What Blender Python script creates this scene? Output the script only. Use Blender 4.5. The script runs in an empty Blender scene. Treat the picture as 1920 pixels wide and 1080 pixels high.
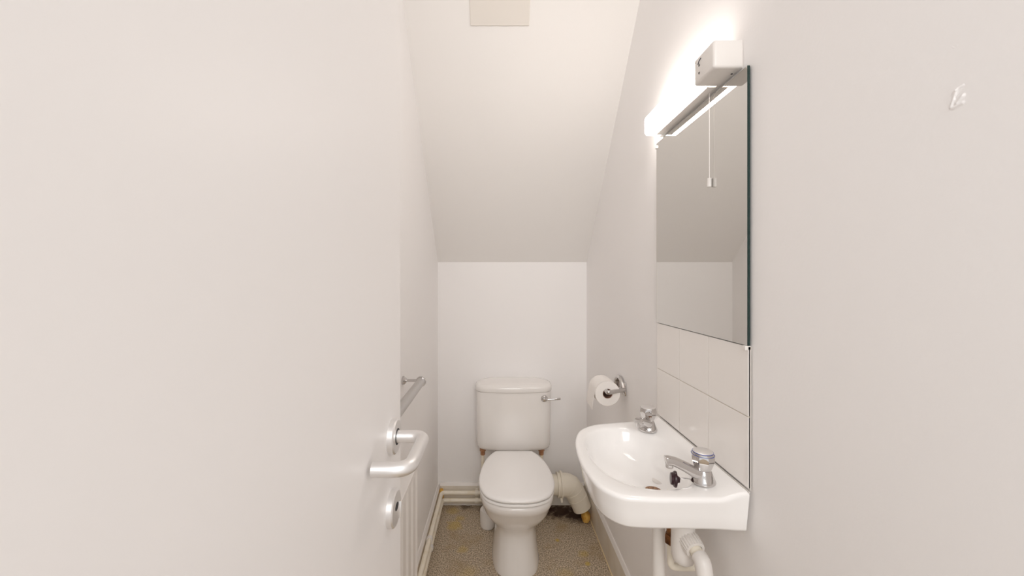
import bpy, bmesh, math, random
from mathutils import Vector, Matrix
random.seed(4)
C = bpy.context.scene.collection
S = bpy.context.scene

# ------------------------------------------------------------------ camera, world, light, exposure
F = 709.0                      # focal length in pixels of a 1920 wide frame
H = 1.3175                     # camera height
cam = bpy.data.cameras.new('camera'); co = bpy.data.objects.new('camera', cam); C.objects.link(co)
cam.sensor_width = 36; cam.lens = F/1920*36
cam.shift_x = (960-932)/1920; cam.shift_y = -(540-527)/1920
cam.clip_start = 0.01
co.location = (0, 0, H); co.rotation_euler = (math.pi/2, 0, 0)
S.camera = co
S.view_settings.view_transform = 'Standard'; S.view_settings.look = 'None'
S.view_settings.gamma = 1; S.view_settings.use_curve_mapping = False
S.view_settings.exposure = 0.88
try:
    S.cycles.max_bounces = 16; S.cycles.diffuse_bounces = 10; S.cycles.glossy_bounces = 6
except Exception: pass
w = bpy.data.worlds.new('world'); S.world = w; w.use_nodes = True
w.node_tree.nodes['Background'].inputs[0].default_value = (1.0, 0.99, 0.985, 1)
w.node_tree.nodes['Background'].inputs[1].default_value = 0.50
def area(name, loc, target, size, power, col):
    l = bpy.data.lights.new(name, 'AREA'); l.energy = power; l.color = col; l.shape = 'RECTANGLE'
    l.size, l.size_y = size
    o = bpy.data.objects.new(name, l); C.objects.link(o); o.location = loc
    o.rotation_euler = (Vector(target)-Vector(loc)).to_track_quat('-Z', 'Y').to_euler(); return o
# added fill light, high behind the camera, to brighten toilet lid and basin
area('added_rear_fill', (0.15, -1.7, 2.45), (0.09, 1.6, .7), (1.2, 1.2), 22, (1, .975, .95))

# ------------------------------------------------------------------ materials
def mat(name, col, rough=.5, metal=0, spec=.5, coat=0):
    m = bpy.data.materials.new(name); m.use_nodes = True
    b = m.node_tree.nodes['Principled BSDF']
    b.inputs['Base Color'].default_value = (*col, 1); b.inputs['Roughness'].default_value = rough
    b.inputs['Metallic'].default_value = metal; b.inputs['Specular IOR Level'].default_value = spec
    b.inputs['Coat Weight'].default_value = coat; b.inputs['Coat Roughness'].default_value = .05
    return m
def N(m, t): return m.node_tree.nodes.new(t)
def L(m, a, b): m.node_tree.links.new(a, b)
def bump(m, scale, strength, dist=.002, detail=4):
    tc = N(m, 'ShaderNodeTexCoord'); n = N(m, 'ShaderNodeTexNoise'); n.inputs['Scale'].default_value = scale
    n.inputs['Detail'].default_value = detail
    b = N(m, 'ShaderNodeBump'); b.inputs['Strength'].default_value = strength; b.inputs['Distance'].default_value = dist
    L(m, tc.outputs['Object'], n.inputs['Vector']); L(m, n.outputs['Fac'], b.inputs['Height'])
    L(m, b.outputs['Normal'], m.node_tree.nodes['Principled BSDF'].inputs['Normal']); return m
def mottled(m, c1, c2, scale, lo=.4, hi=.65, detail=4):
    tc = N(m, 'ShaderNodeTexCoord'); n = N(m, 'ShaderNodeTexNoise'); n.inputs['Scale'].default_value = scale
    n.inputs['Detail'].default_value = detail
    r = N(m, 'ShaderNodeValToRGB'); r.color_ramp.elements[0].position = lo; r.color_ramp.elements[1].position = hi
    r.color_ramp.elements[0].color = (*c1, 1); r.color_ramp.elements[1].color = (*c2, 1)
    L(m, tc.outputs['Object'], n.inputs['Vector']); L(m, n.outputs['Fac'], r.inputs['Fac'])
    L(m, r.outputs['Color'], m.node_tree.nodes['Principled BSDF'].inputs['Base Color']); return m

WALL = bump(mat('wall_paint', (.90, .885, .88), .75, spec=.25), 160, .10)
CEIL = bump(mat('ceiling_paint', (.83, .81, .79), .85, spec=.2), 130, .08)
DOORP = bump(mat('door_gloss_paint', (.85, .83, .82), .42, spec=.35), 30, .03)
SKIRT = mottled(mat('skirting_paint', (.7, .66, .6), .4), (.78, .73, .65), (.68, .60, .48), 9, .45, .8)
SKTOP = mat('bevel_highlight_white', (.82, .79, .76), .4)  # paler tone paints a highlight on the skirting bevel; plain white on radiator
PIPE = mottled(mat('cream_pipe_paint', (.8, .75, .64), .4), (.88, .82, .70), (.78, .68, .48), 25, .5, .8)
CER = mat('white_ceramic', (.93, .92, .91), .12, spec=.5, coat=.4)
CERT = mat('toilet_ceramic', (.86, .835, .81), .14, spec=.5, coat=.3)
SEAT = mat('seat_plastic', (.92, .905, .89), .25)
TILE = bump(mat('tile_glaze', (.88, .85, .82), .18, spec=.45), 12, .04)
GROUT = mat('grout', (.60, .55, .48), .9)
PLAS = mat('white_plastic', (.80, .77, .74), .38)
CREAMP = mat('cream_plastic', (.86, .81, .70), .4)
CHROME = mat('chrome', (.64, .62, .61), .06, 1)
SATIN = mat('satin_aluminium', (.86, .85, .845), .42, 1)
DARK = mat('dark_recess', (.02, .018, .02), .6)
PLUGM = mat('plug_rubber', (.03, .008, .012), .3)
BRASS = mottled(mat('tarnished_brass', (.25, .1, .04), .4, .6), (.28, .12, .04), (.09, .03, .012), 60)
COPPER = mottled(mat('aged_copper', (.6, .3, .15), .4, .5), (.55, .30, .17), (.35, .16, .08), 40)
PAPER = bump(mat('tissue_paper', (.88, .85, .82), .95, spec=.1), 300, .2, .001)
BLUE = mat('blue_ring', (.05, .08, .35), .3)
BLUEP = mat('dark_print', (.08, .08, .10), .6)
RUST = mottled(mat('rust_metal', (.3, .15, .07), .5), (.42, .25, .14), (.16, .07, .04), 200)
FOAM = mottled(mat('yellow_foam', (.65, .35, .06), .9), (.80, .50, .12), (.60, .30, .05), 40)
CAULK = mat('caulk', (.62, .59, .56), .5)
COVER = mat('cover_plate_paint', (.74, .70, .65), .7)
MIRR = mat('mirror_silver', (.73, .72, .70), .008, 1)
GEDGE = mat('mirror_glass_edge', (.006, .028, .024), .2, spec=.6)
DIFF = mat('lamp_diffuser', (.9, .85, .8), .35)
_b = DIFF.node_tree.nodes['Principled BSDF']
_b.inputs['Emission Color'].default_value = (1, .93, .865, 1); _b.inputs['Emission Strength'].default_value = 8.5
TUBE = mat('lamp_tube_glow', (1, 1, 1), .5)
_b = TUBE.node_tree.nodes['Principled BSDF']
_b.inputs['Emission Color'].default_value = (1, .9, .8, 1); _b.inputs['Emission Strength'].default_value = 4

# floor: speckled sheet flooring with yellow stains at fixed places and a dark wet patch by the soil pipe
FLOOR = mat('speckled_flooring', (.3, .25, .2), .75, spec=.2)
def make_floor():
    m = FLOOR; b = m.node_tree.nodes['Principled BSDF']
    tc = N(m, 'ShaderNodeTexCoord')
    def noise(scale, detail=3):
        n = N(m, 'ShaderNodeTexNoise'); n.inputs['Scale'].default_value = scale; n.inputs['Detail'].default_value = detail
        n.inputs['Roughness'].default_value = .6
        L(m, tc.outputs['Object'], n.inputs['Vector']); return n
    n1 = noise(190, 4); r = N(m, 'ShaderNodeValToRGB'); e = r.color_ramp.elements
    e[0].position = .34; e[0].color = (.13, .10, .07, 1); e[1].position = .66; e[1].color = (.84, .71, .53, 1)
    q = e.new(.5); q.color = (.46, .378, .285, 1)
    L(m, n1.outputs['Fac'], r.inputs['Fac'])
    col = r.outputs['Color']
    def mix(fac, col, c):
        x = N(m, 'ShaderNodeMix'); x.data_type = 'RGBA'
        L(m, fac, x.inputs[0]); L(m, col, x.inputs[6]); x.inputs[7].default_value = (*c, 1); return x.outputs[2]
    n2 = noise(7, 4); rr = N(m, 'ShaderNodeMapRange'); rr.inputs[1].default_value = .52; rr.inputs[2].default_value = .78
    rr.inputs[4].default_value = .6
    L(m, n2.outputs['Fac'], rr.inputs[0]); col = mix(rr.outputs[0], col, (.36, .24, .10))
    n3 = noise(28, 3)
    def spot(x, y, rad, c, k, col):
        d = N(m, 'ShaderNodeVectorMath'); d.operation = 'DISTANCE'; d.inputs[1].default_value = (x, y, 0)
        L(m, tc.outputs['Object'], d.inputs[0])
        a = N(m, 'ShaderNodeMath'); a.operation = 'MULTIPLY_ADD'; L(m, n3.outputs['Fac'], a.inputs[0])
        a.inputs[1].default_value = rad*1.6; L(m, d.outputs['Value'], a.inputs[2])
        mr = N(m, 'ShaderNodeMapRange'); mr.inputs[1].default_value = rad*1.25; mr.inputs[2].default_value = rad*1.95
        mr.inputs[3].default_value = k; mr.inputs[4].default_value = 0
        L(m, a.outputs[0], mr.inputs[0]); return mix(mr.outputs[0], col, c)
    Y = (.62, .42, .04)
    for (px, py, rad, k) in ((1045, 1013, .014, .7), (1102, 1057, .014, .55), (1093, 1038, .028, .32), (852, 985, .045, .4), (868, 1030, .03, .3),
                             (850, 958, .04, .3), (862, 972, .03, .3), (1060, 1075, .04, .2), (880, 1075, .05, .2)):
        yy = H*F/(py-527); xx = (px-932)*yy/F; col = spot(xx, yy, rad, Y, k, col)
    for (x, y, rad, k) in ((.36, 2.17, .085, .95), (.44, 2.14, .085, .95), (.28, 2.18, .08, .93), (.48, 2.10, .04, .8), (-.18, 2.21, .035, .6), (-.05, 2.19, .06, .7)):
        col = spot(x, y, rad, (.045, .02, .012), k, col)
    L(m, col, b.inputs['Base Color'])
    bp = N(m, 'ShaderNodeBump'); bp.inputs['Strength'].default_value = .25; bp.inputs['Distance'].default_value = .002
    L(m, n1.outputs['Fac'], bp.inputs['Height']); L(m, bp.outputs['Normal'], b.inputs['Normal'])
make_floor()

# ------------------------------------------------------------------ helpers
def obj(name, bm, m, parent=None, smooth=True, angle=40):
    bmesh.ops.recalc_face_normals(bm, faces=bm.faces)
    me = bpy.data.meshes.new(name); bm.to_mesh(me); bm.free()
    ms = m if isinstance(m, (list, tuple)) else [m]
    for k in ms: me.materials.append(k)
    if smooth:
        for p in me.polygons: p.use_smooth = True
        try: me.set_sharp_from_angle(angle=math.radians(angle))
        except Exception: pass
    o = bpy.data.objects.new(name, me); C.objects.link(o)
    if parent:
        o.parent = parent
        # geometry is given in world space; keep it there (grandparents too)
        p = parent; off = Vector((0, 0, 0))
        while p: off += Vector(p.location); p = p.parent
        o.location = -off
    return o
def thing(name, label, cat, loc=(0, 0, 0), group=None):
    o = bpy.data.objects.new(name, None); C.objects.link(o); o.location = loc; o.empty_display_size = .05
    o['label'] = label; o['category'] = cat
    if group: o['group'] = group
    return o
def tag(o, label, cat, group=None):
    o['label'] = label; o['category'] = cat
    if group: o['group'] = group
    return o
def struct(name, bm, m, parent=None, label=None, cat=None, **k):
    o = obj(name, bm, m, parent, **k)
    if not parent: o['kind'] = 'structure'
    if label: o['label'] = label
    if cat and not parent: o['category'] = cat
    return o
def bx(bm, x0, x1, y0, y1, z0, z1, bev=0, seg=2, mi=0):
    t = bmesh.new()
    bmesh.ops.create_cube(t, size=1)
    bmesh.ops.scale(t, vec=(abs(x1-x0), abs(y1-y0), abs(z1-z0)), verts=t.verts)
    bmesh.ops.translate(t, vec=((x0+x1)/2, (y0+y1)/2, (z0+z1)/2), verts=t.verts)
    if bev: bmesh.ops.bevel(t, geom=t.edges[:], offset=bev, segments=seg, affect='EDGES', profile=.5)
    return merge(bm, t, mi)
def merge(bm, t, mi=0, M=None):
    if M is not None: bmesh.ops.transform(t, matrix=M, verts=t.verts)
    for f in t.faces: f.material_index = mi
    me = bpy.data.meshes.new('tmp'); t.to_mesh(me); t.free()
    n0 = len(bm.faces); bm.from_mesh(me); bpy.data.meshes.remove(me)
    return bm
def B(*a, **k):
    bm = bmesh.new(); bx(bm, *a, **k); return bm
def loft(rings, cap0=True, cap1=True, bm=None, closed=True):
    bm = bm or bmesh.new(); R = []
    for r in rings: R.append([bm.verts.new(p) for p in r])
    n = len(R[0])
    for a, b in zip(R, R[1:]):
        for i in range(n if closed else n-1):
            j = (i+1) % n
            try: bm.faces.new((a[i], a[j], b[j], b[i]))
            except ValueError: pass
    if cap0: bm.faces.new(R[0])
    if cap1: bm.faces.new(R[-1][::-1])
    return bm
def lathe(prof, M=None, n=40, bm=None, mi=0):
    """prof: (radius, height) list about local z"""
    t = bmesh.new()
    rings = [[(r*math.cos(2*math.pi*i/n), r*math.sin(2*math.pi*i/n), z) for i in range(n)] for r, z in prof]
    loft(rings, True, True, t)
    bm = bm or bmesh.new(); return merge(bm, t, mi, M)
def frame(p, d, up=(0, 0, 1)):
    d = Vector(d).normalized(); q = d.to_track_quat('Z', 'Y'); return Matrix.Translation(Vector(p)) @ q.to_matrix().to_4x4()
def cr(pts, n=8, closed=False):
    P = [Vector(p) for p in pts]; out = []; m = len(P)
    rng = range(m) if closed else range(m-1)
    for i in rng:
        if closed: a, b, c, d = P[i-1], P[i], P[(i+1) % m], P[(i+2) % m]
        else: a, b, c, d = P[max(i-1, 0)], P[i], P[i+1], P[min(i+2, m-1)]
        for k in range(n):
            t = k/n
            out.append(.5*((2*b)+(c-a)*t+(2*a-5*b+4*c-d)*t*t+(3*b-a-3*c+d)*t**3))
    if not closed: out.append(P[-1])
    return out
def fillet(pts, r, n=6):
    P = [Vector(p) for p in pts]; out = [P[0]]
    for i in range(1, len(P)-1):
        a = (P[i-1]-P[i]); b = (P[i+1]-P[i]); rr = min(r, a.length*.49, b.length*.49)
        s = P[i]+a.normalized()*rr; e = P[i]+b.normalized()*rr
        for k in range(n+1):
            t = k/n; out.append((1-t)**2*s+2*t*(1-t)*P[i]+t*t*e)
    out.append(P[-1]); return out
def tube(path, r, n=20, bm=None, mi=0, flat=1.0):
    """r: number or list of radii; flat scales the second axis"""
    P = [Vector(p) for p in path]; m = len(P); R = r if isinstance(r, (list, tuple)) else [r]*m
    rings = []; u = None
    for i, p in enumerate(P):
        d = (P[min(i+1, m-1)]-P[max(i-1, 0)]).normalized()
        if u is None:
            u = Vector((0, 0, 1)) if abs(d.z) < .9 else Vector((0, 1, 0))
        u = (u-d*u.dot(d)).normalized(); v = d.cross(u)
        rings.append([p+(u*math.cos(2*math.pi*k/n)*flat+v*math.sin(2*math.pi*k/n))*R[i] for k in range(n)])
    t = bmesh.new(); loft(rings, True, True, t)
    bm = bm or bmesh.new(); return merge(bm, t, mi)
def capped(path_len_r, *a): pass

XR, XL, YB = .530, -.350, 2.237         # right wall, left wall, back wall
YN = -.12                              # doorway line
SL = 791/F                             # slope of the soffit
ZS = H+.112                            # height where the soffit meets the back wall
ZC = 2.62
def soff(y): return ZS+SL*(YB-y)
YC = YB-(ZC-ZS)/SL
# ------------------------------------------------------------------ setting
struct('floor', B(XL-.1, XR+.1, -1.4, YB+.1, -.05, 0), FLOOR, label='speckled grey brown sheet flooring with yellow stains', smooth=False)
def wall_poly(x0, x1, y0):             # side wall prism cut by the soffit
    a = [(y0, 0), (YB, 0), (YB, ZS), (YC, ZC), (y0, ZC)]
    return loft([[(x0, y, z) for y, z in a], [(x1, y, z) for y, z in a]])
wr = struct('wall_right', wall_poly(XR, XR+.1, -1.4), WALL, label='long white painted wall carrying mirror, light and washbasin', smooth=False)
struct('wall_left', wall_poly(XL-.1, XL, -.08), WALL, label='white painted wall behind the open door', smooth=False)
struct('wall_back', B(XL-.1, XR+.1, YB, YB+.1, 0, ZS+.05), WALL, label='white painted end wall behind the toilet', smooth=False)
a = [(YB+.1, ZS-SL*.1), (YB+.1, ZS-SL*.1+.15), (YC, ZC+.15), (YC, ZC)]
struct('ceiling', loft([[(XL-.1, y, z) for y, z in a], [(XR+.1, y, z) for y, z in a]]), CEIL, label='steep sloping soffit above the toilet', smooth=False)
struct('ceiling', B(XL-.1, XR+.1, -.12, YC, ZC, ZC+.1), CEIL, label='flat ceiling above the soffit', smooth=False)
# wall beside and above the doorway, out of view on the hinge side
struct('wall_front', B(XL-.1, -.215, -.20, -.125, 0, ZC), WALL, smooth=False)

# plaster scars on the right wall
def scar(y, z, sy, sz, n, ridges, depth):
    bm = bmesh.new(); G = []
    for i in range(n+1):
        row = []
        for j in range(n+1):
            u = i/n*2-1; v = j/n*2-1
            e = max(0, 1-(u*u+v*v)); e = min(1, e*1.5); e = e*e*(3-2*e)
            h = depth*.35*e*(.4+.6*math.sin(3*u+2*v+1)**2)-.00012
            for (au, av, bu, bv, ww, dd) in ridges:
                A = Vector((au, av)); Bv = Vector((bu, bv)); p = Vector((u, v))
                t = max(0, min(1, (p-A).dot(Bv-A)/(Bv-A).length_squared)); d = (p-(A+(Bv-A)*t)).length
                h += dd*math.exp(-(d/ww)**2)*e
            row.append(bm.verts.new((XR-h, y-u*sy, z+v*sz)))
        G.append(row)
    for i in range(n):
        for j in range(n): bm.faces.new((G[i][j], G[i+1][j], G[i+1][j+1], G[i][j+1]))
    return bm
obj('plaster_scar', scar(.4345, 1.5285, .0135, .0165, 40,
    ((-.5, -.5, -.1, .55, .10, .0013), (-.1, .55, .35, .72, .08, .0012), (-.15, .05, .5, .45, .07, -.0013), (-.1, -.35, .35, .0, .09, .0016), (-.5, -.6, .3, -.5, .12, .0010)), .001), WALL, wr)['label'] = 'filled plaster scar'
obj('plaster_pock', scar(.4375, 1.5905, .004, .004, 14, ((-.3, .2, .3, .2, .2, -.0010),), .0009), WALL, wr)['label'] = 'tiny plaster chip'

# skirting boards
def skirt_prof(h, t):                   # (out, z)
    return [(0, 0), (t, 0), (t, h-.014), (t*.75, h-.009), (t*.45, h-.002), (t*.3, h), (0, h)]
def skirt(name, A, Bp, out, h=.128, t=.014):
    A = Vector(A); Bp = Vector(Bp); out = Vector(out)
    r = [[P+out*o+Vector((0, 0, z)) for o, z in skirt_prof(h, t)] for P in (A, Bp)]
    bm = loft(r)
    bm.normal_update()
    for f in bm.faces:
        c = f.calc_center_median()
        if c.z > h-.012 and c.z > .05: f.material_index = 1
    return struct(name, bm, [SKIRT, SKTOP], smooth=False)
skirt('baseboard_right', (XR, -.6, 0), (XR, YB, 0), (-1, 0, 0), .150)['label'] = 'cream skirting board below the washbasin'
skirt('baseboard_left', (XL, 0, 0), (XL, YB, 0), (1, 0, 0), .122)['label'] = 'cream skirting board behind the heating pipes'
skirt('baseboard_back', (XL+.0145, YB, 0), (XR-.0145, YB, 0), (0, -1, 0))['label'] = 'cream skirting board behind the toilet'
struct('trim_1', tube([(XR-.0165, .6, .003), (XR-.0165, 2.12, .003)], .0028, 8), mat('sealant_bead', (.80, .66, .42), .35), label='thin pale sealant bead between flooring and right skirting')
# peeling sealant bead along back skirting
pts = [(-.31+.02*i, YB-.0165-.004*abs(math.sin(i*1.1)), .003+.003*abs(math.sin(i*.9))) for i in range(30)]
struct('trim_2', tube(cr(pts, 3), .0022, 6), SKTOP, label='peeling white sealant bead under the back skirting')

# ------------------------------------------------------------------ door
XD = -.168; YE = XD*F/(751-932); YH = YE-.762
door = struct('door_1', B(XD-.040, XD, YH, YE, .006, 1.987, bev=.0015, seg=1), DOORP, label='white flush door swung open into the room', cat='door', smooth=False)
YS = .600; ZH = 1.071
lev = [(XD+.004, YS, ZH), (XD+.012, YS, ZH), (XD+.053, YS, ZH), (XD+.053, YS-.106, ZH), (XD+.005, YS-.106, ZH), ]
path = [Vector(lev[0]), Vector(lev[1])]+fillet([lev[1], lev[2], lev[3], lev[4]], .026, 10)[1:]
lv = obj('lever_handle', tube(path, .0098, 24), SATIN, door)
lv['label'] = 'satin metal lever curving back towards the door'
def rose(y, z, r=.0265, t=.010, name='handle_rose', parent=None):
    p = [(r*.2, 0), (r, 0), (r, t-.0015), (r-.0015, t), (r*.42, t), (r*.42, t-.002), (r*.2, t-.002)]
    p = [(0.0005, 0), (r, 0), (r, t-.002), (r-.002, t), (.0005, t)]
    return obj(name, lathe(p, frame((XD, y, z), (1, 0, 0)), 48), SATIN, parent, angle=30)
rs = rose(YS, ZH, name='handle_rose', parent=lv)
obj('spindle_gap', lathe([(.0108, 0), (.0125, 0), (.0125, .0006), (.0108, .0006)], frame((XD+.0098, YS, ZH), (1, 0, 0)), 32), DARK, lv)
ZL = .9595
lk = rose(YS-.004, ZL, r=.0275, name='lock_rose', parent=door); lk['label'] = 'round satin lock plate below the lever'
obj('keyhole', lathe([(.0005, 0), (.0055, 0), (.0055, .0008), (.0005, .0008)], frame((XD+.0098, YS-.004, ZL+.003), (1, 0, 0)) @ Matrix.Diagonal((1.6, 1, 1, 1)), 24), DARK, lk)
obj('thumb_turn', B(XD+.0095, XD+.0135, YS+.0105, YS+.0125, ZL-.024, ZL+.002, bev=.0008), SATIN, lk)

# ------------------------------------------------------------------ radiator on the left wall
rad = thing('radiator', 'white fluted panel radiator on the left wall, partly hidden by the door', 'radiator', (XL, .85, .12))
YR0, YR1, ZR0, ZR1 = .50, 1.30, .13, .69
prof = []
npit = 12; pit = (YR1-YR0-.02)/npit
xs = XL+.078; 
for i in range(npit):
    y = YR0+.01+i*pit
    prof += [(xs, y), (xs, y+pit*.52), (xs-.008, y+pit*.68), (xs-.008, y+pit*.84)]
prof += [(xs, YR1-.01), (xs-.006, YR1)]
prof = [(xs-.006, YR0)]+prof
back = [(xs-.016, YR1), (xs-.016, YR0)]
full = prof+back
def ringz(z, inset): return [(x-(inset if x > xs-.012 else 0), min(max(y, YR0), YR1), z) for x, y in full]
obj('panel', loft([ringz(ZR0, .006), ringz(ZR0+.012, 0), ringz(ZR1-.012, 0), ringz(ZR1, .006)]), SKTOP, rad, smooth=False)
obj('top_grille', B(XL+.02, xs+.001, YR0, YR1, ZR1-.010, ZR1+.002, bev=.002), SKTOP, rad, smooth=False)
bm = B(XL+.02, xs-.02, YR0+.03, YR1-.03, ZR0+.03, ZR1-.03, bev=.004)
obj('convector_fins', bm, SKTOP, rad, smooth=False)
for y in (YR0+.15, YR1-.15): obj('wall_bracket', B(XL, XL+.022, y-.02, y+.02, ZR0+.1, ZR1-.1, bev=.002), SATIN, rad, smooth=False)

# ------------------------------------------------------------------ towel rail on the left wall
XT = -.282; YT = 1.40; ZT = H-.372
tr = thing('towel_rail', 'chrome towel rail on the left wall above the radiator', 'towel rail', (XL, 1.2, ZT))
obj('rail', tube([(XT, .80, ZT), (XT, YT, ZT)], .0155, 28), mat('brushed_steel', (.60, .585, .575), .4, 1), tr)
for y in (YT, .80):
    s = 1 if y == YT else -1
    obj('end_cap', lathe([(.0005, -.006), (.0185, -.006), (.0195, -.003), (.0195, .004), (.015, .007), (.0005, .008)], frame((XT, y, ZT), (0, s, 0)), 32), CHROME, tr)
    obj('arm', tube([(XT, y, ZT+.004), (XL+.012, y, ZT+.004)], .0055, 14), CHROME, tr)
    obj('wall_plate', lathe([(.0005, 0), (.016, 0), (.016, .006), (.009, .014), (.0005, .014)], frame((XL, y, ZT+.004), (1, 0, 0)), 28), CHROME, tr)

# ------------------------------------------------------------------ heating pipes
def painted_pipe(zz, xx, yy, label):
    t = thing('heating_pipe', label, 'pipe', (xx, 1.0, 0), 'cream heating pipes along the skirting')
    p = fillet([(xx, .60, zz), (xx, yy, zz), (.02, yy, zz)], .022, 6)
    obj('pipe', tube(p, .0115, 18), PIPE, t)
    return t
p1 = painted_pipe(.091, XL+.029, YB-.046, 'upper of two cream painted heating pipes running along the skirting')
p2 = painted_pipe(.050, XL+.032, YB-.050, 'lower of two cream painted heating pipes running just above the floor')
for (t, zz, xx, yy) in ((p1, .091, XL+.029, YB-.046), (p2, .050, XL+.032, YB-.050)):
    for y in (1.795,):
        bm = lathe([(.0120, -.009), (.0155, -.009), (.0155, .009), (.0120, .009)], frame((xx, y, zz), (0, 1, 0)), 24)
        bx(bm, XL+.0145, xx-.010, y-.008, y+.008, zz-.008, zz+.008, bev=.0015)
        obj('pipe_clip', bm, PLAS, t)
    bm = lathe([(.0120, -.010), (.0160, -.010), (.0160, .010), (.0120, .010)], frame((-.118, yy, zz), (1, 0, 0)), 24)
    bx(bm, -.126, -.110, yy+.010, YB-.0145, zz-.010, zz+.010, bev=.0015)
    obj('pipe_clip', bm, CREAMP, t)
# yellow foam filler in the corners
def lump(name, c, r, seed, label, stretch=(1, 1, 1)):
    bm = bmesh.new(); bmesh.ops.create_icosphere(bm, subdivisions=4, radius=1)
    rnd = random.Random(seed); ph = [rnd.uniform(0, 6) for _ in range(6)]
    for v in bm.verts:
        p = v.co; k = 1+.14*math.sin(3*p.x+ph[0])*math.sin(3*p.y+ph[1])+.05*math.sin(5*p.z+ph[2])+.02*math.sin(11*p.x+ph[3]+7*p.y)
        v.co = Vector((p.x*k*stretch[0]*r+c[0], p.y*k*stretch[1]*r+c[1], max(p.z*k*stretch[2]*r+c[2], .0005)))
    return tag(obj(name, bm, FOAM), label, 'foam')
lump('expanding_foam', (XL+.026, YB-.026, .070), .015, 1, 'yellow foam in the left back corner around the heating pipes', (.9, .9, 2.4))
lump('expanding_foam', (.489, 2.080, .020), .025, 2, 'yellow foam at the foot of the soil pipe by the right skirting', (1.0, 1.2, 1.3))

# ------------------------------------------------------------------ toilet
XC = .088
toi = thing('toilet', 'white close-coupled toilet with closed lid and low cistern', 'toilet', (XC, 1.9, 0))
LO = [(.0, 2.0), (.085, 2.0), (.108, 1.985), (.138, 1.925), (.160, 1.84), (.170, 1.74), (.163, 1.66), (.135, 1.595), (.085, 1.560), (.035, 1.5485), (0, 1.548)]
half = cr([(x, y, 0) for x, y in LO], 6)
OUT = [(p.x, p.y) for p in half]+[(-p.x, p.y) for p in half[-2:0:-1]]
def egg(hw, fy, by, z, inset=0, sq=0):
    r = []
    for x, y in OUT:
        xx = x*(hw-inset)/.170; yy = (fy+inset)+(y-1.548)/(2.0-1.548)*((by-inset)-(fy+inset))
        r.append((XC+xx, yy, z))
    return r
# pan
PR = [(.112, 1.668, 2.10, 0), (.1125, 1.667, 2.10, .006), (.108, 1.672, 2.10, .03), (.102, 1.680, 2.10, .08), (.097, 1.688, 2.10, .13), (.096, 1.690, 2.09, .165),
      (.101, 1.682, 2.08, .195), (.116, 1.658, 2.06, .225), (.136, 1.625, 2.04, .258), (.152, 1.594, 2.03, .295), (.162, 1.573, 2.02, .335), (.1660, 1.555, 2.02, .352), (.1665, 1.551, 2.02, .372), (.1655, 1.552, 2.02, .379), (.161, 1.557, 2.02, .3835), (.150, 1.57, 2.01, .384)]
obj('pan', loft([egg(h_, f_, b_, z_) for h_, f_, b_, z_ in PR]), CERT, toi, angle=60)
# shelf behind the bowl that carries the cistern
bm = B(XC-.10, XC+.10, 1.93, 2.20, .25, .388, bev=.02, seg=4); obj('pan_shelf', bm, CERT, toi)
obj('seat', loft([egg(.171, 1.544, 1.985, z, i) for z, i in ((.3900, .016), (.3902, .0055), (.3920, .003), (.3985, .003), (.4010, .0045), (.4014, .016))]), SEAT, toi)
LR = [(.4070, .014), (.4072, .004), (.4085, .001), (.413, 0), (.418, .0015), (.4215, .006), (.4235, .018), (.425, .05), (.426, .10)]
obj('lid', loft([egg(.1705, 1.543, 2.0, z, i) for z, i in LR]), SEAT, toi, angle=60)
for sx in (-.062, .062): obj('hinge', tube([(XC+sx-.02, 2.008, .399), (XC+sx+.02, 2.008, .399)], .008, 14), SEAT, toi)
# cistern
XCC = .0915
def cis(hw, yf, yb, z, rc=.045, bow=.018, rb=.012):
    pts = []; n = 10
    for k in range(n+1):                      # back right to front right corner
        a = math.pi/2*k/n; pts.append((XCC+hw-rc+rc*math.cos(a)*1, None, a))
    r = []; rb = max(.01, min(rb, yb-yf-rc-.004))
    def arc(cx, cy, rr, a0, a1, m):
        return [(cx+rr*math.cos(a0+(a1-a0)*i/m), cy+rr*math.sin(a0+(a1-a0)*i/m)) for i in range(m+1)]
    P = arc(XCC+hw-rb, yb-rb, rb, math.pi/2, 0, 4)+arc(XCC+hw-rc, yf+rc, rc, 0, -math.pi/2, 10)
    for k in range(1, 12): P.append((XCC+hw-rc-(2*(hw-rc))*k/12, yf))
    P += arc(XCC-hw+rc, yf+rc, rc, -math.pi/2, -math.pi, 10)+arc(XCC-hw+rb, yb-rb, rb, math.pi, math.pi/2, 4)
    for x, y in P:
        t = (x-XCC)/hw; d = (yb-y)/(yb-yf)
        r.append((x, y-bow*(1-t*t)*d, z))
    return r
YF = 2.062
CR = [(.180, YF+.035, .388), (.192, YF+.020, .391), (.200, YF+.010, .398), (.2035, YF+.004, .412), (.205, YF, .44), (.2065, YF-.002, .60), (.207, YF-.003, .712)]
cist = obj('cistern', loft([cis(h_, f_, YB-.006, z_) for h_, f_, z_ in CR]), CERT, toi, angle=50)
LR2 = [(.205, YF-.002, .7125), (.2105, YF-.008, .7135), (.212, YF-.010, .718), (.212, YF-.010, .735), (.2095, YF-.007, .743), (.203, YF, .749), (.190, YF+.012, .753), (.15, YF+.04, .7565), (.10, YF+.07, .758)]
cl = obj('cistern_lid', loft([cis(h_, f_, YB-.004-(.0 if z_ < .74 else (z_-.74)*1.5), z_, .06, .018, min(.07, .02+max(0, z_-.712)*2.2)) for h_, f_, z_ in LR2]), CERT, cist, angle=60)
yfl = YF-.012
fl = obj('flush_lever', lathe([(.0005, 0), (.0175, 0), (.0185, .003), (.016, .007), (.010, .010), (.009, .020), (.0005, .021)], frame((.256, yfl, .681), (0, -1, 0)), 32), CHROME, toi)
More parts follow.
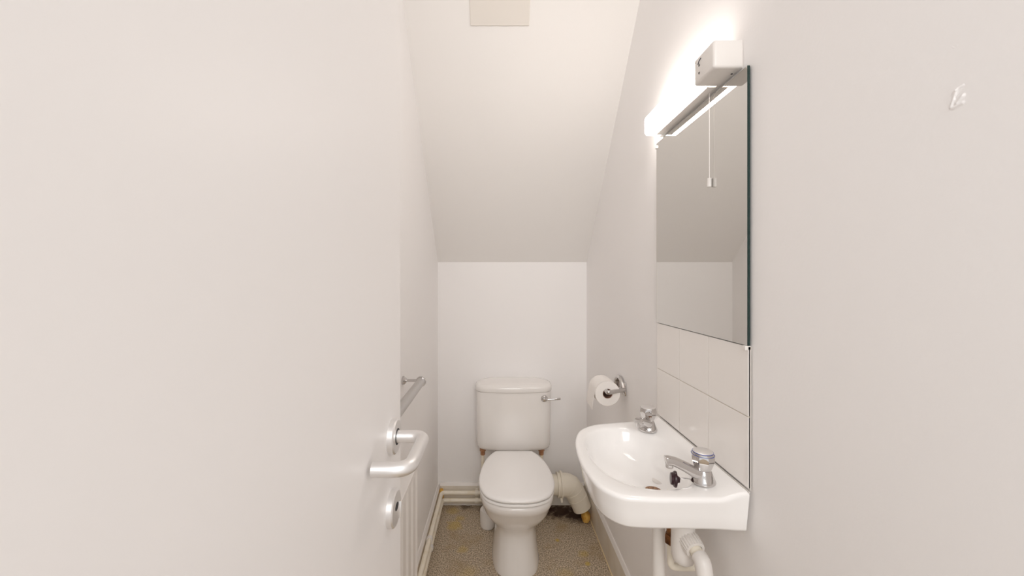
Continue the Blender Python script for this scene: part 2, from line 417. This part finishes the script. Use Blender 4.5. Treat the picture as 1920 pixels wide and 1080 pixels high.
obj('lever_arm', tube(cr([(.256, yfl-.015, .681), (.275, yfl-.020, .682), (.305, yfl-.022, .684), (.340, yfl-.020, .686)], 5), [.0055]*6+[.005]*5+[.0055]*5, 14), CHROME, fl)
# bolts / fittings showing under the cistern
for sx, mt in ((-.172, COPPER), (.158, COPPER)):
    x = XCC+sx
    bm = lathe([(.0005, 0), (.013, 0), (.013, .02), (.017, .021), (.017, .048), (.0005, .049)], frame((x, 2.13, .340), (0, 0, 1)), 6)
    f = obj('inlet_fitting', bm, mt, toi, smooth=False); f['label'] = 'copper coloured fitting under the cistern'
    obj('feed_pipe', tube([(x, 2.13, .20), (x, 2.13, .345)], .0085, 14), PIPE, toi)
# canister
t = thing('plastic_canister', 'small white plastic canister on the floor left of the toilet foot', 'canister', (-.05, 2.03, 0))
obj('body', lathe([(.0005, 0), (.033, 0), (.0390, .006), (.0405, .015), (.0420, .085), (.039, .095), (.022, .099), (.0005, .0995)], frame((-.050, 2.03, 0), (0, 0, 1)), 36), PLAS, t)
obj('cap', lathe([(.0005, 0), (.012, 0), (.012, .014), (.009, .018), (.0005, .018)], frame((-.065, 2.03, .0985), (0, 0, 1)), 20), PLAS, t)

# soil pipe connector
sp = thing('soil_pipe', 'cream plastic soil pipe elbow joining the toilet to the right corner', 'pipe', (.4, 2.09, 0))
yp = 2.085
obj('spigot', tube([(.192, yp, .195), (.345, yp, .195)], .052, 36), CREAMP, sp)
ax = frame((.330, yp, .195), (1, 0, 0))
obj('collar', lathe([(.055, 0), (.066, 0), (.066, .004), (.061, .006), (.061, .016), (.070, .018), (.070, .027), (.060, .029), (.055, .03)], ax, 44), CREAMP, sp)
pa = fillet([(.355, yp, .195), (.405, yp, .193), (.440, yp, .135), (.468, yp-.004, .070)], .05, 8)
m_ = len(pa); obj('elbow', tube(pa, [.061-.010*(k/(m_-1)) for k in range(m_)], 40), CREAMP, sp)
for k in (6, 10, 15):
    d = (pa[min(k+1, len(pa)-1)]-pa[k-1]).normalized()
    obj('joint_ring', lathe([(.048, -.003), (.0615-.010*k/(m_-1)+.0012, -.0028), (.0615-.010*k/(m_-1)+.0012, .0028), (.048, .003)], frame(pa[k], d), 40), CREAMP, sp)
obj('strap', tube([(.345, yp-.055, .152), (.348, yp-.058, .132)], .006, 10), CREAMP, sp)

# ------------------------------------------------------------------ toilet roll and holder
XP, YP, ZP = .449, 1.535, .868
hd = thing('toilet_roll_holder', 'chrome toilet roll holder screwed to the right wall', 'roll holder', (XR, 1.6, ZP))
zz = ZP+.003
obj('arm', tube(fillet([(XP-.006, 1.72-.05, zz), (XP-.006, YP-.022, zz), (XR-.010, YP+.016, zz)], .012, 6), .0088, 20), CHROME, hd)
lp = fillet([(XR-.010, YP+.016, zz-.004), (XR-.010, YP+.050, zz+.036), (XR-.010, YP+.085, zz+.040), (XR-.010, YP+.125, zz+.012), (XR-.010, YP+.125, zz-.02)], .025, 6)
obj('bracket', tube(lp, .0085, 16), CHROME, hd)
obj('wall_plate', B(XR-.006, XR, YP+.014, YP+.130, zz-.026, zz+.030, bev=.003), CHROME, hd)
rl = thing('toilet_roll', 'white toilet paper roll on the chrome holder with a loose end hanging', 'toilet roll', (XP, YP+.05, ZP))
n = 48; ro, ri = .051, .0200
def ringyy(r, y, c=(XP, ZP)): return [(c[0]+r*math.cos(2*math.pi*i/n), y, c[1]-.008+r*math.sin(2*math.pi*i/n)) for i in range(n)]
rr = [ringyy(ri, YP+.1), ringyy(ro-.002, YP+.1), ringyy(ro, YP+.098), ringyy(ro, YP+.002), ringyy(ro-.002, YP), ringyy(ri, YP), ringyy(ri, YP+.1)]
obj('paper', loft(rr, False, False), PAPER, rl)
obj('cardboard_core', loft([ringyy(ri-.0006, YP+.001), ringyy(ri-.0006, YP+.099), ringyy(ri-.002, YP+.099), ringyy(ri-.002, YP+.001), ringyy(ri-.0006, YP+.001)], False, False), mat('cardboard', (.30, .17, .12), .9), rl)
# hanging tail: follows the roll then drops
tp = []
cz = ZP-.008
for k in range(9):
    a = math.radians(60+120*k/8); tp.append((XP+(ro+.0015)*math.cos(a), cz+(ro+.0015)*math.sin(a)))
tp += [(XP-ro-.005, cz-.015), (XP-ro-.009, cz-.035), (XP-ro-.0115, cz-.056)]
r1 = []
for i, (x, z) in enumerate(tp):
    last = i == len(tp)-1
    r1.append([(x, YP+.001, z-(.008 if last else 0)), (x-.0012, YP+.001, z-(.008 if last else 0)), (x-.0012, YP+.099, z), (x, YP+.099, z)])
obj('loose_sheet', loft(r1), PAPER, rl, angle=60)

# ------------------------------------------------------------------ splashback tiles
Y0, Y1 = .787, 1.237
t = thing('tiled_splashback', 'three columns of cream square tiles between basin and mirror', 'tiles', (XR, 1.01, 1.0))
ZG = H-.538*.527
tb = bmesh.new()
for i in range(3):
    for z0, z1 in ((ZG-.149, ZG-.001), (ZG+.001, ZG+.147)):
        bx(tb, XR-.004, XR-.0085+.005, 0, 0.0001, 0, .0001) if False else bx(tb, XR-.0070, XR-.001, Y0+.15*i+.0010, Y0+.15*(i+1)-.0010, z0, z1, bev=.0008)
obj('tiles', tb, TILE, t, smooth=False)
obj('grout', B(XR-.0052, XR-.0002, Y0+.001, Y1-.001, ZG-.149, ZG+.146), GROUT, t, smooth=False)
obj('edge_sealant', tube([(XR-.003, Y0-.001, .882), (XR-.003, Y0-.001, 1.175)], .0013, 8), CAULK, t)

# ------------------------------------------------------------------ mirror
ZM0, ZM1 = H-.257*.525, H+.856*.525
mi = thing('wall_mirror', 'frameless rectangular wall mirror above the washbasin', 'mirror', (XR, 1.01, ZM0))
bm = bmesh.new()
bx(bm, XR-.0090, XR-.0032, Y0, Y1, ZM0, ZM1, bev=.0006, seg=1)
bm.normal_update()
for f in bm.faces: f.material_index = 0 if f.normal.x < -.9 else 1
obj('glass', bm, [MIRR, GEDGE], mi, smooth=False)
obj('backing', B(XR-.0031, XR, Y0+.02, Y1-.02, ZM0+.02, ZM1-.02), DARK, mi, smooth=False)
for y, z in ((Y0+.006, ZM0-.004), (Y1-.002, ZM1-.012)):
    obj('clip', B(XR-.013, XR-.001, y-.005, y+.005, z-.006, z+.004, bev=.0015), PLAS, mi)

# ------------------------------------------------------------------ mirror light
YL0, YL1 = .81, 1.212
ml = thing('wall_light', 'slim lit strip light with a pull cord above the mirror', 'light', (XR, 1.0, 1.775))
ZB, ZT2 = 1.775, 1.842
D0 = XR-.066
def lsec(y, z0, z1, xf, ch=.010):
    return [(XR-.0145, y, z0), (xf+ch*.8, y, z0), (xf+ch*.35, y, z0+ch*.3), (xf, y, z0+ch), (xf, y, z1-ch), (xf+ch*.3, y, z1-ch*.3), (xf+ch, y, z1), (XR-.0145, y, z1)]
obj('base_plate', B(XR-.014, XR, YL0+.004, YL1-.006, ZB+.001, ZT2-.004, bev=.002), PLAS, ml)
# opal diffuser, slightly bellied
rg = []
ys = [YL1-.0, YL1-.004, YL1-.012, YL1-.05, 1.10, 1.0, .93, .893]
ins = [.012, .004, .0, 0, 0, 0, 0, 0]
for y, i in zip(ys, ins): rg.append(lsec(y, ZB+.004+i, ZT2-.004-i, D0+.004+i))
obj('diffuser', loft(rg), DIFF, ml, angle=50)['label'] = 'glowing opal diffuser'
# housing at the near end
bm = B(D0, XR-.0005, YL0, .892, ZB, ZT2-.006, bev=.006, seg=3); hs = obj('switch_housing', bm, PLAS, ml)
obj('lower_rail', B(XR-.034, XR-.0145, .893, YL1-.03, ZB-.001, ZB+.0035, bev=.001), PLAS, ml)
def fx(y, z, sy, sz): return B(D0-.0006, D0+.0005, y-sy/2, y+sy/2, z-sz/2, z+sz/2)
for y, z, sy, sz in ((.858, 1.819, .016, .003), (.864, 1.822, .006, .002)): pass
bm = tube([(D0-.0002, .873, 1.817), (D0-.0002, .868, 1.823), (D0-.0002, .860, 1.825)], .0012, 8)
obj('maker_mark', bm, BLUEP, hs)
for z in (1.811, 1.797):
    t_ = bmesh.new(); s = 1 if z > 1.8 else -1
    v = [t_.verts.new(p) for p in ((D0-.0006, .868-.003, z), (D0-.0006, .868+.003, z), (D0-.0006, .868, z+.006*s))]; t_.faces.new(v)
    bmesh.ops.solidify(t_, geom=t_.faces[:], thickness=.0008)
    obj('indicator_arrow', t_, BLUEP, hs, smooth=False)
obj('screw', lathe([(.0005, 0), (.0022, 0), (.0022, .0008), (.0005, .0008)], frame((XR-.012, YL0+.025, ZB+.0002), (0, 0, -1)), 12), DARK, hs)
YCd = .918; XCd = XR-.0145
cd = obj('pull_cord', tube([(XCd, YCd, 1.566), (XCd, YCd, 1.782)], .0008, 8), PLAS, ml)
obj('cord_end', lathe([(.0005, 0), (.0048, 0), (.0052, .004), (.0052, .018), (.0056, .019), (.0056, .0205), (.0005, .021)], frame((XCd-.0005, YCd, 1.546), (0, 0, 1)), 20), PLAS, cd)

# ------------------------------------------------------------------ washbasin
XW = XR-.0075 if False else XR-.0072
ZR = .8645
oo = [(XW, .783), (.487, .783), (.387, .784), (.315, .786), (.262, .796), (.226, .836), (.212, .90), (.2095, .965), (.2145, 1.03), (.226, 1.09), (.252, 1.150), (.300, 1.190), (.36, 1.207), (.444, 1.222), (XW, 1.232)]
dense = [Vector((p.x, p.y)) for p in cr([(x, y, 0) for x, y in oo], 14)]
kx = [(XW, 1.232-.449*k/30) for k in range(1, 30)]
dense += [Vector(p) for p in kx]
cxy = Vector((.368, 1.0)); NB = 144
def ray(poly, a):
    d = Vector((math.cos(a), math.sin(a))); best = None; m = len(poly)
    for i in range(m):
        p = poly[i]-cxy; q = poly[(i+1) % m]-cxy; e = q-p; den = d.x*e.y-d.y*e.x
        if abs(den) < 1e-12: continue
        t = (p.x*e.y-p.y*e.x)/den; s = (p.x*d.y-p.y*d.x)/den
        if t > 0 and -1e-6 <= s <= 1+1e-6: best = t if best is None else max(best, t)
    return d*best
# ray angles: uniform plus the two wall corners
angs = [2*math.pi*k/NB for k in range(NB)]
for c in ((XW, .783), (XW, 1.232)):
    a = math.atan2(c[1]-1.0, c[0]-.368) % (2*math.pi)
    k = min(range(NB), key=lambda i: abs(angs[i]-a)); angs[k] = a
O = [ray(dense, a) for a in angs]
def inner(a):
    c, s = math.cos(a), math.sin(a); e = 2.25
    rx = .124 if c > 0 else .126; ry = .172
    r = (abs(c/rx)**e+abs(s/ry)**e)**(-1/e); return Vector((c*r, s*r))
I = [inner(a) for a in angs]
def o_ring(ins, z, up=0):
    r = []
    for o in O:
        w_ = max(0, min(1, (XW-cxy.x-o.x)/.05)); w_ = w_*w_*(3-2*w_)
        x = cxy.x+o.x*(1-ins*w_/o.length); y = cxy.y+o.y*(1-ins*(.75+.25*w_)/o.length)
        k = max(0, min(1, (x-(XW-.060))/.055)); k = k*k*(3-2*k)
        r.append((x, y, z+up*k))
    return r
def m_ring(t, z, up=0):           # between inner (0) and outer (1)
    r = []
    for o, i in zip(O, I):
        p = i*(1-t)+o*t; x, y = cxy+p; k = max(0, min(1, (x-(XW-.060))/.055)); k = k*k*(3-2*k); r.append((x, y, z+up*k))
    return r
def i_ring(s, z, c=(0, 0)):
    return [(cxy.x+i.x*s+c[0]*(1-s), cxy.y+i.y*s+c[1]*(1-s), z) for i in I]
UP = .014
dr = (.047, -.014)
rings = [i_ring(.12, .752, dr), i_ring(.45, .757, dr), i_ring(.75, .775), i_ring(.93, .795), o_ring(.045, .796), o_ring(.024, .791), o_ring(.019, .792), o_ring(.016, .797),
         o_ring(.010, .825), o_ring(.004, .845, UP*.6), o_ring(.001, .855, UP*.9), o_ring(0, .859, UP), o_ring(.0012, .8625, UP), o_ring(.004, .865, UP), o_ring(.008, .866, UP),
         m_ring(.55, .8655, UP), m_ring(.25, .8642, UP*.6), m_ring(.12, .8630, UP*.3), m_ring(.05, .8615, 0), i_ring(1.0, .8595), i_ring(.985, .8560), i_ring(.965, .8500), i_ring(.93, .838), i_ring(.87, .820), i_ring(.78, .802),
         i_ring(.66, .788, dr), i_ring(.5, .779, dr), i_ring(.33, .773, dr), i_ring(.20, .770, dr), i_ring(.135, .768, dr), i_ring(.125, .760, dr)]
ws = thing('washbasin', 'small white ceramic wall-hung washbasin with two taps', 'washbasin', (XW, 1.0, .80))
bs = obj('basin', loft(rings), CER, ws, angle=75)
dx, dy = cxy.x+dr[0]*.87, cxy.y+dr[1]*.87
dn = obj('drain', lathe([(.0005, 0), (.017, 0), (.0215, .0015), (.0215, .003), (.018, .0035), (.013, .001), (.0005, .0008)], frame((dx, dy, .7672), (0, 0, 1)), 32), RUST, ws)
for k in range(3): obj('drain_bar', B(dx-.014, dx+.014, dy-.008+.008*k-.0012, dy-.008+.008*k+.0012, .769, .7702), RUST, dn)
ovx = cxy.x+.124*.935
obj('overflow', B(ovx-.003, ovx+.0035, .985, 1.012, .838, .8415, bev=.001), DARK, ws)
obj('maker_mark', B(ovx+.010, ovx+.0135, .990, 1.006, .8555, .8587), mat('grey_print', (.35, .35, .38), .5), ws)
obj('wall_sealant', tube([(XW-.0005, .783, ZR+UP+.001), (XW-.0005, 1.232, ZR+UP+.001)], .002, 8), CAULK, ws)
for y in (.86,):
    obj('support_bracket', tube(fillet([(XW+.001, y, .775), (.462, y, .790), (.462, y, .760)], .012, 5), .0085, 14), PLAS, ws)

# ------------------------------------------------------------------ taps
def make_tap(name, label, x, y, ang, ring):
    t = thing(name, label, 'tap', (x, y, .8655), 'chrome pillar taps on the washbasin')
    z0 = .8655; M = Matrix.Translation((x, y, z0)) @ Matrix.Rotation(ang, 4, 'Z')   # local -x is the spout direction
    bm = lathe([(.0005, 0), (.0260, 0), (.0270, .0015), (.0268, .004), (.0250, .008), (.0225, .014), (.0200, .020), (.0180, .026), (.0160, .029), (.0005, .029)], M, 36)
    obj('body', bm, CHROME, t)
    P = cr([(-.002, 0, .017), (-.020, 0, .023), (-.040, 0, .034), (-.062, 0, .0445), (-.076, 0, .0480), (-.084, 0, .0475)], 5)
    R = []
    for k in range(len(P)):
        s = k/(len(P)-1); R.append(.0165-.0055*min(1, s*1.5) + (.0 if s < .96 else -.003*(s-.96)/.04))
    P = [M @ Vector(p) for p in P]
    rgs = []
    m = len(P)
    for i, p in enumerate(P):
        d = (P[min(i+1, m-1)]-P[max(i-1, 0)]).normalized(); side = d.cross(Vector((0, 0, 1))).normalized(); u = side.cross(d)
        rr_ = []
        for k in range(24):
            a = 2*math.pi*k/24; c, s = math.cos(a), math.sin(a); e = .62
            rr_.append(p+side*(abs(c)**e*(1 if c > 0 else -1))*R[i]*1.05+u*(abs(s)**e*(1 if s > 0 else -1))*R[i]*.80)
        rgs.append(rr_)
    sp_ = obj('spout', loft(rgs), CHROME, t, angle=50)
    tip = M @ Vector((-.0755, 0, .0435))
    obj('nozzle', lathe([(.0005, 0), (.0075, 0), (.0085, .002), (.0085, .012), (.0005, .012)], Matrix.Translation(tip-Vector((0, 0, .0115))), 24), CHROME, sp_)
    obj('nozzle_opening', lathe([(.0005, 0), (.0062, 0), (.0062, .0006), (.0005, .0006)], Matrix.Translation(tip-Vector((0, 0, .0121))), 20), DARK, sp_)
    # fluted knob
    n = 96; prof = [(.0150, .0290), (.0170, .0300), (.0185, .033), (.0208, .040), (.0232, .047), (.0246, .053), (.0247, .058), (.0236, .064), (.0220, .0675)]
    rk = []
    for r, z in prof:
        amp = .09*max(0, min(1, (z-.030)/.010))*max(0, min(1, (.0670-z)/.009))
        rk.append([M @ Vector(((r*(1-amp*(abs(math.sin(4*(2*math.pi*i/n)))**.8)))*math.cos(2*math.pi*i/n), (r*(1-amp*(abs(math.sin(4*(2*math.pi*i/n)))**.8)))*math.sin(2*math.pi*i/n), z)) for i in range(n)])
    kn = obj('handle', loft(rk), CHROME, t, angle=35)
    obj('handle_cap', lathe([(.0005, 0), (.0208, 0), (.0208, .0015), (.0185, .0028), (.0005, .0036)], M @ Matrix.Translation((0, 0, .0675)), 40), SATIN, kn)
    if ring:
        for z, r in ((.0680, .0214), (.0632, .0238)):
            obj('indicator_ring', lathe([(r-.0006, 0), (r+.0002, 0), (r+.0002, .0008), (r-.0006, .0008)], M @ Matrix.Translation((0, 0, z-.0003)), 48), BLUE, kn)['label'] = 'thin blue ring'
    return t
make_tap('basin_tap', 'chrome basin tap with blue ring, nearer the camera beside the plug', .4635, .852, 0, True)
make_tap('basin_tap', 'plain chrome basin tap at the far end of the washbasin', .459, 1.150, math.radians(50), False)

# plug on its ball chain
pg = thing('basin_plug', 'dark rubber basin plug hanging on a chain by the near tap', 'plug', (.40, .870, .85))
pc = Vector((.409, .870, .8620)); ax_ = Vector((-.88, .24, .05)).normalized()
obj('stopper', lathe([(.0005, -.009), (.0125, -.009), (.0140, -.004), (.0172, -.002), (.0180, .001), (.0172, .003), (.009, .004), (.006, .010), (.0005, .011)], frame(pc, -ax_), 36), PLUGM, pg)
ch = cr([pc-ax_*.008, (.424, .866, .8655), (.432, .862, .8672), (.4400, .856, .8685)], 7)
bm = bmesh.new()
for p in ch: 
    t_ = bmesh.new(); bmesh.ops.create_icosphere(t_, subdivisions=1, radius=.0016); merge(bm, t_, 0, Matrix.Translation(p))
tube(ch, .0004, 5, bm)
obj('ball_chain', bm, CHROME, pg)

# ------------------------------------------------------------------ pipework below the basin
wp = thing('waste_pipe', 'fat vertical white plastic pipe under the washbasin', 'pipe', (.43, 1.03, .4))
obj('pipe', tube([(.440, 1.03, .30), (.440, 1.03, .775)], .0165, 28), PLAS, wp)
obj('socket', lathe([(.0165, 0), (.0185, 0), (.0185, .05), (.0165, .05)], Matrix.Translation((.440, 1.03, .655)), 32), PLAS, wp)
bt = thing('bottle_trap', 'white bottle trap with ribbed nut under the washbasin', 'trap', (.455, .93, .62))
xb, yb = .4600, .935
obj('body', lathe([(.0005, 0), (.016, .002), (.024, .009), (.0275, .020), (.0280, .035), (.0270, .11), (.0240, .135), (.020, .150), (.0005, .151)], Matrix.Translation((xb, yb, .620)), 40), PLAS, bt)
nd = Vector((.08, -1, -.28)).normalized(); npz = Vector((xb+.005, yb-.012, .692))
t_ = bmesh.new(); n = 120; rk = []
for r, z in ((.019, 0), (.0235, .002), (.0245, .006), (.0235, .030), (.022, .034), (.0155, .0345), (.0150, .030)):
    rib = 1 if .001 < z < .031 and r > .02 else 0
    rk.append([(( r-(.0016*rib if (i//3) % 2 else 0))*math.cos(2*math.pi*i/n), (r-(.0016*rib if (i//3) % 2 else 0))*math.sin(2*math.pi*i/n), z) for i in range(n)])
loft(rk, True, True, t_)
bm = bmesh.new(); merge(bm, t_, 0, frame(npz, nd)); obj('ribbed_nut', bm, PLAS, bt, angle=30)
e0 = npz+nd*.02; e1 = npz+nd*.052; e2 = e1+Vector((.0, -.020, -.030)); e3 = e2+Vector((.010, -.012, -.09))
obj('outlet_pipe', tube([e0, e1+nd*.01], .0145, 24), CREAMP, bt)
pe = fillet([e1-nd*.004, e1+nd*.010, e2, e3], .02, 6)
obj('outlet_elbow', tube(pe, .0182, 28), PLAS, bt)
obj('socket_ring', lathe([(.018, -.005), (.0200, -.005), (.0200, .003), (.018, .005)], frame(pe[-3], (pe[-2]-pe[-3])), 32), PLAS, bt)
su = thing('supply_pipe', 'thin cream supply pipe with brown valve beside the bottle trap', 'pipe', (.452, .98, .6))
obj('pipe', tube(fillet([(.452, .985, .775), (.452, .985, .575), (.48, .985, .572), (XR, .985, .572)], .012, 6), .0085, 18), CREAMP, su)
bm = lathe([(.0005, 0), (.013, 0), (.0145, .003), (.0145, .022), (.013, .025), (.0005, .025)], Matrix.Translation((.452, .985, .635)), 6)
lathe([(.0005, 0), (.010, 0), (.010, .05), (.0005, .05)], Matrix.Translation((.452, .985, .655)), 20, bm)
lathe([(.0005, 0), (.013, 0), (.013, .012), (.0005, .012)], Matrix.Translation((.452, .985, .690)), 6, bm)
lathe([(.0005, 0), (.007, 0), (.007, .020), (.0005, .020)], frame((.458, .980, .655), (1, -.2, 0)), 16, bm)
obj('isolating_valve', bm, BRASS, su, smooth=False)['label'] = 'tarnished brown brass valve'

# ------------------------------------------------------------------ cover plate on the soffit
yv = 1.456; wv = .113
sd = Vector((0, -1, SL)).normalized(); nn = Vector((0, -SL, -1)).normalized()
base = Vector((.0105, yv, soff(yv)))
bm = bmesh.new(); q = []
for off, ins_ in ((-.001, 0), (.003, 0), (.0045, .002)):
    q.append([base+Vector((sx*(wv-ins_), 0, 0))+sd*(s+(ins_ if s == 0 else -ins_))+nn*off for sx, s in ((-1, 0), (1, 0), (1, .226), (-1, .226))])
tag(obj('cover_plate', loft(q), COVER, smooth=False), 'square beige plate on the sloping ceiling high above the toilet', 'plate')
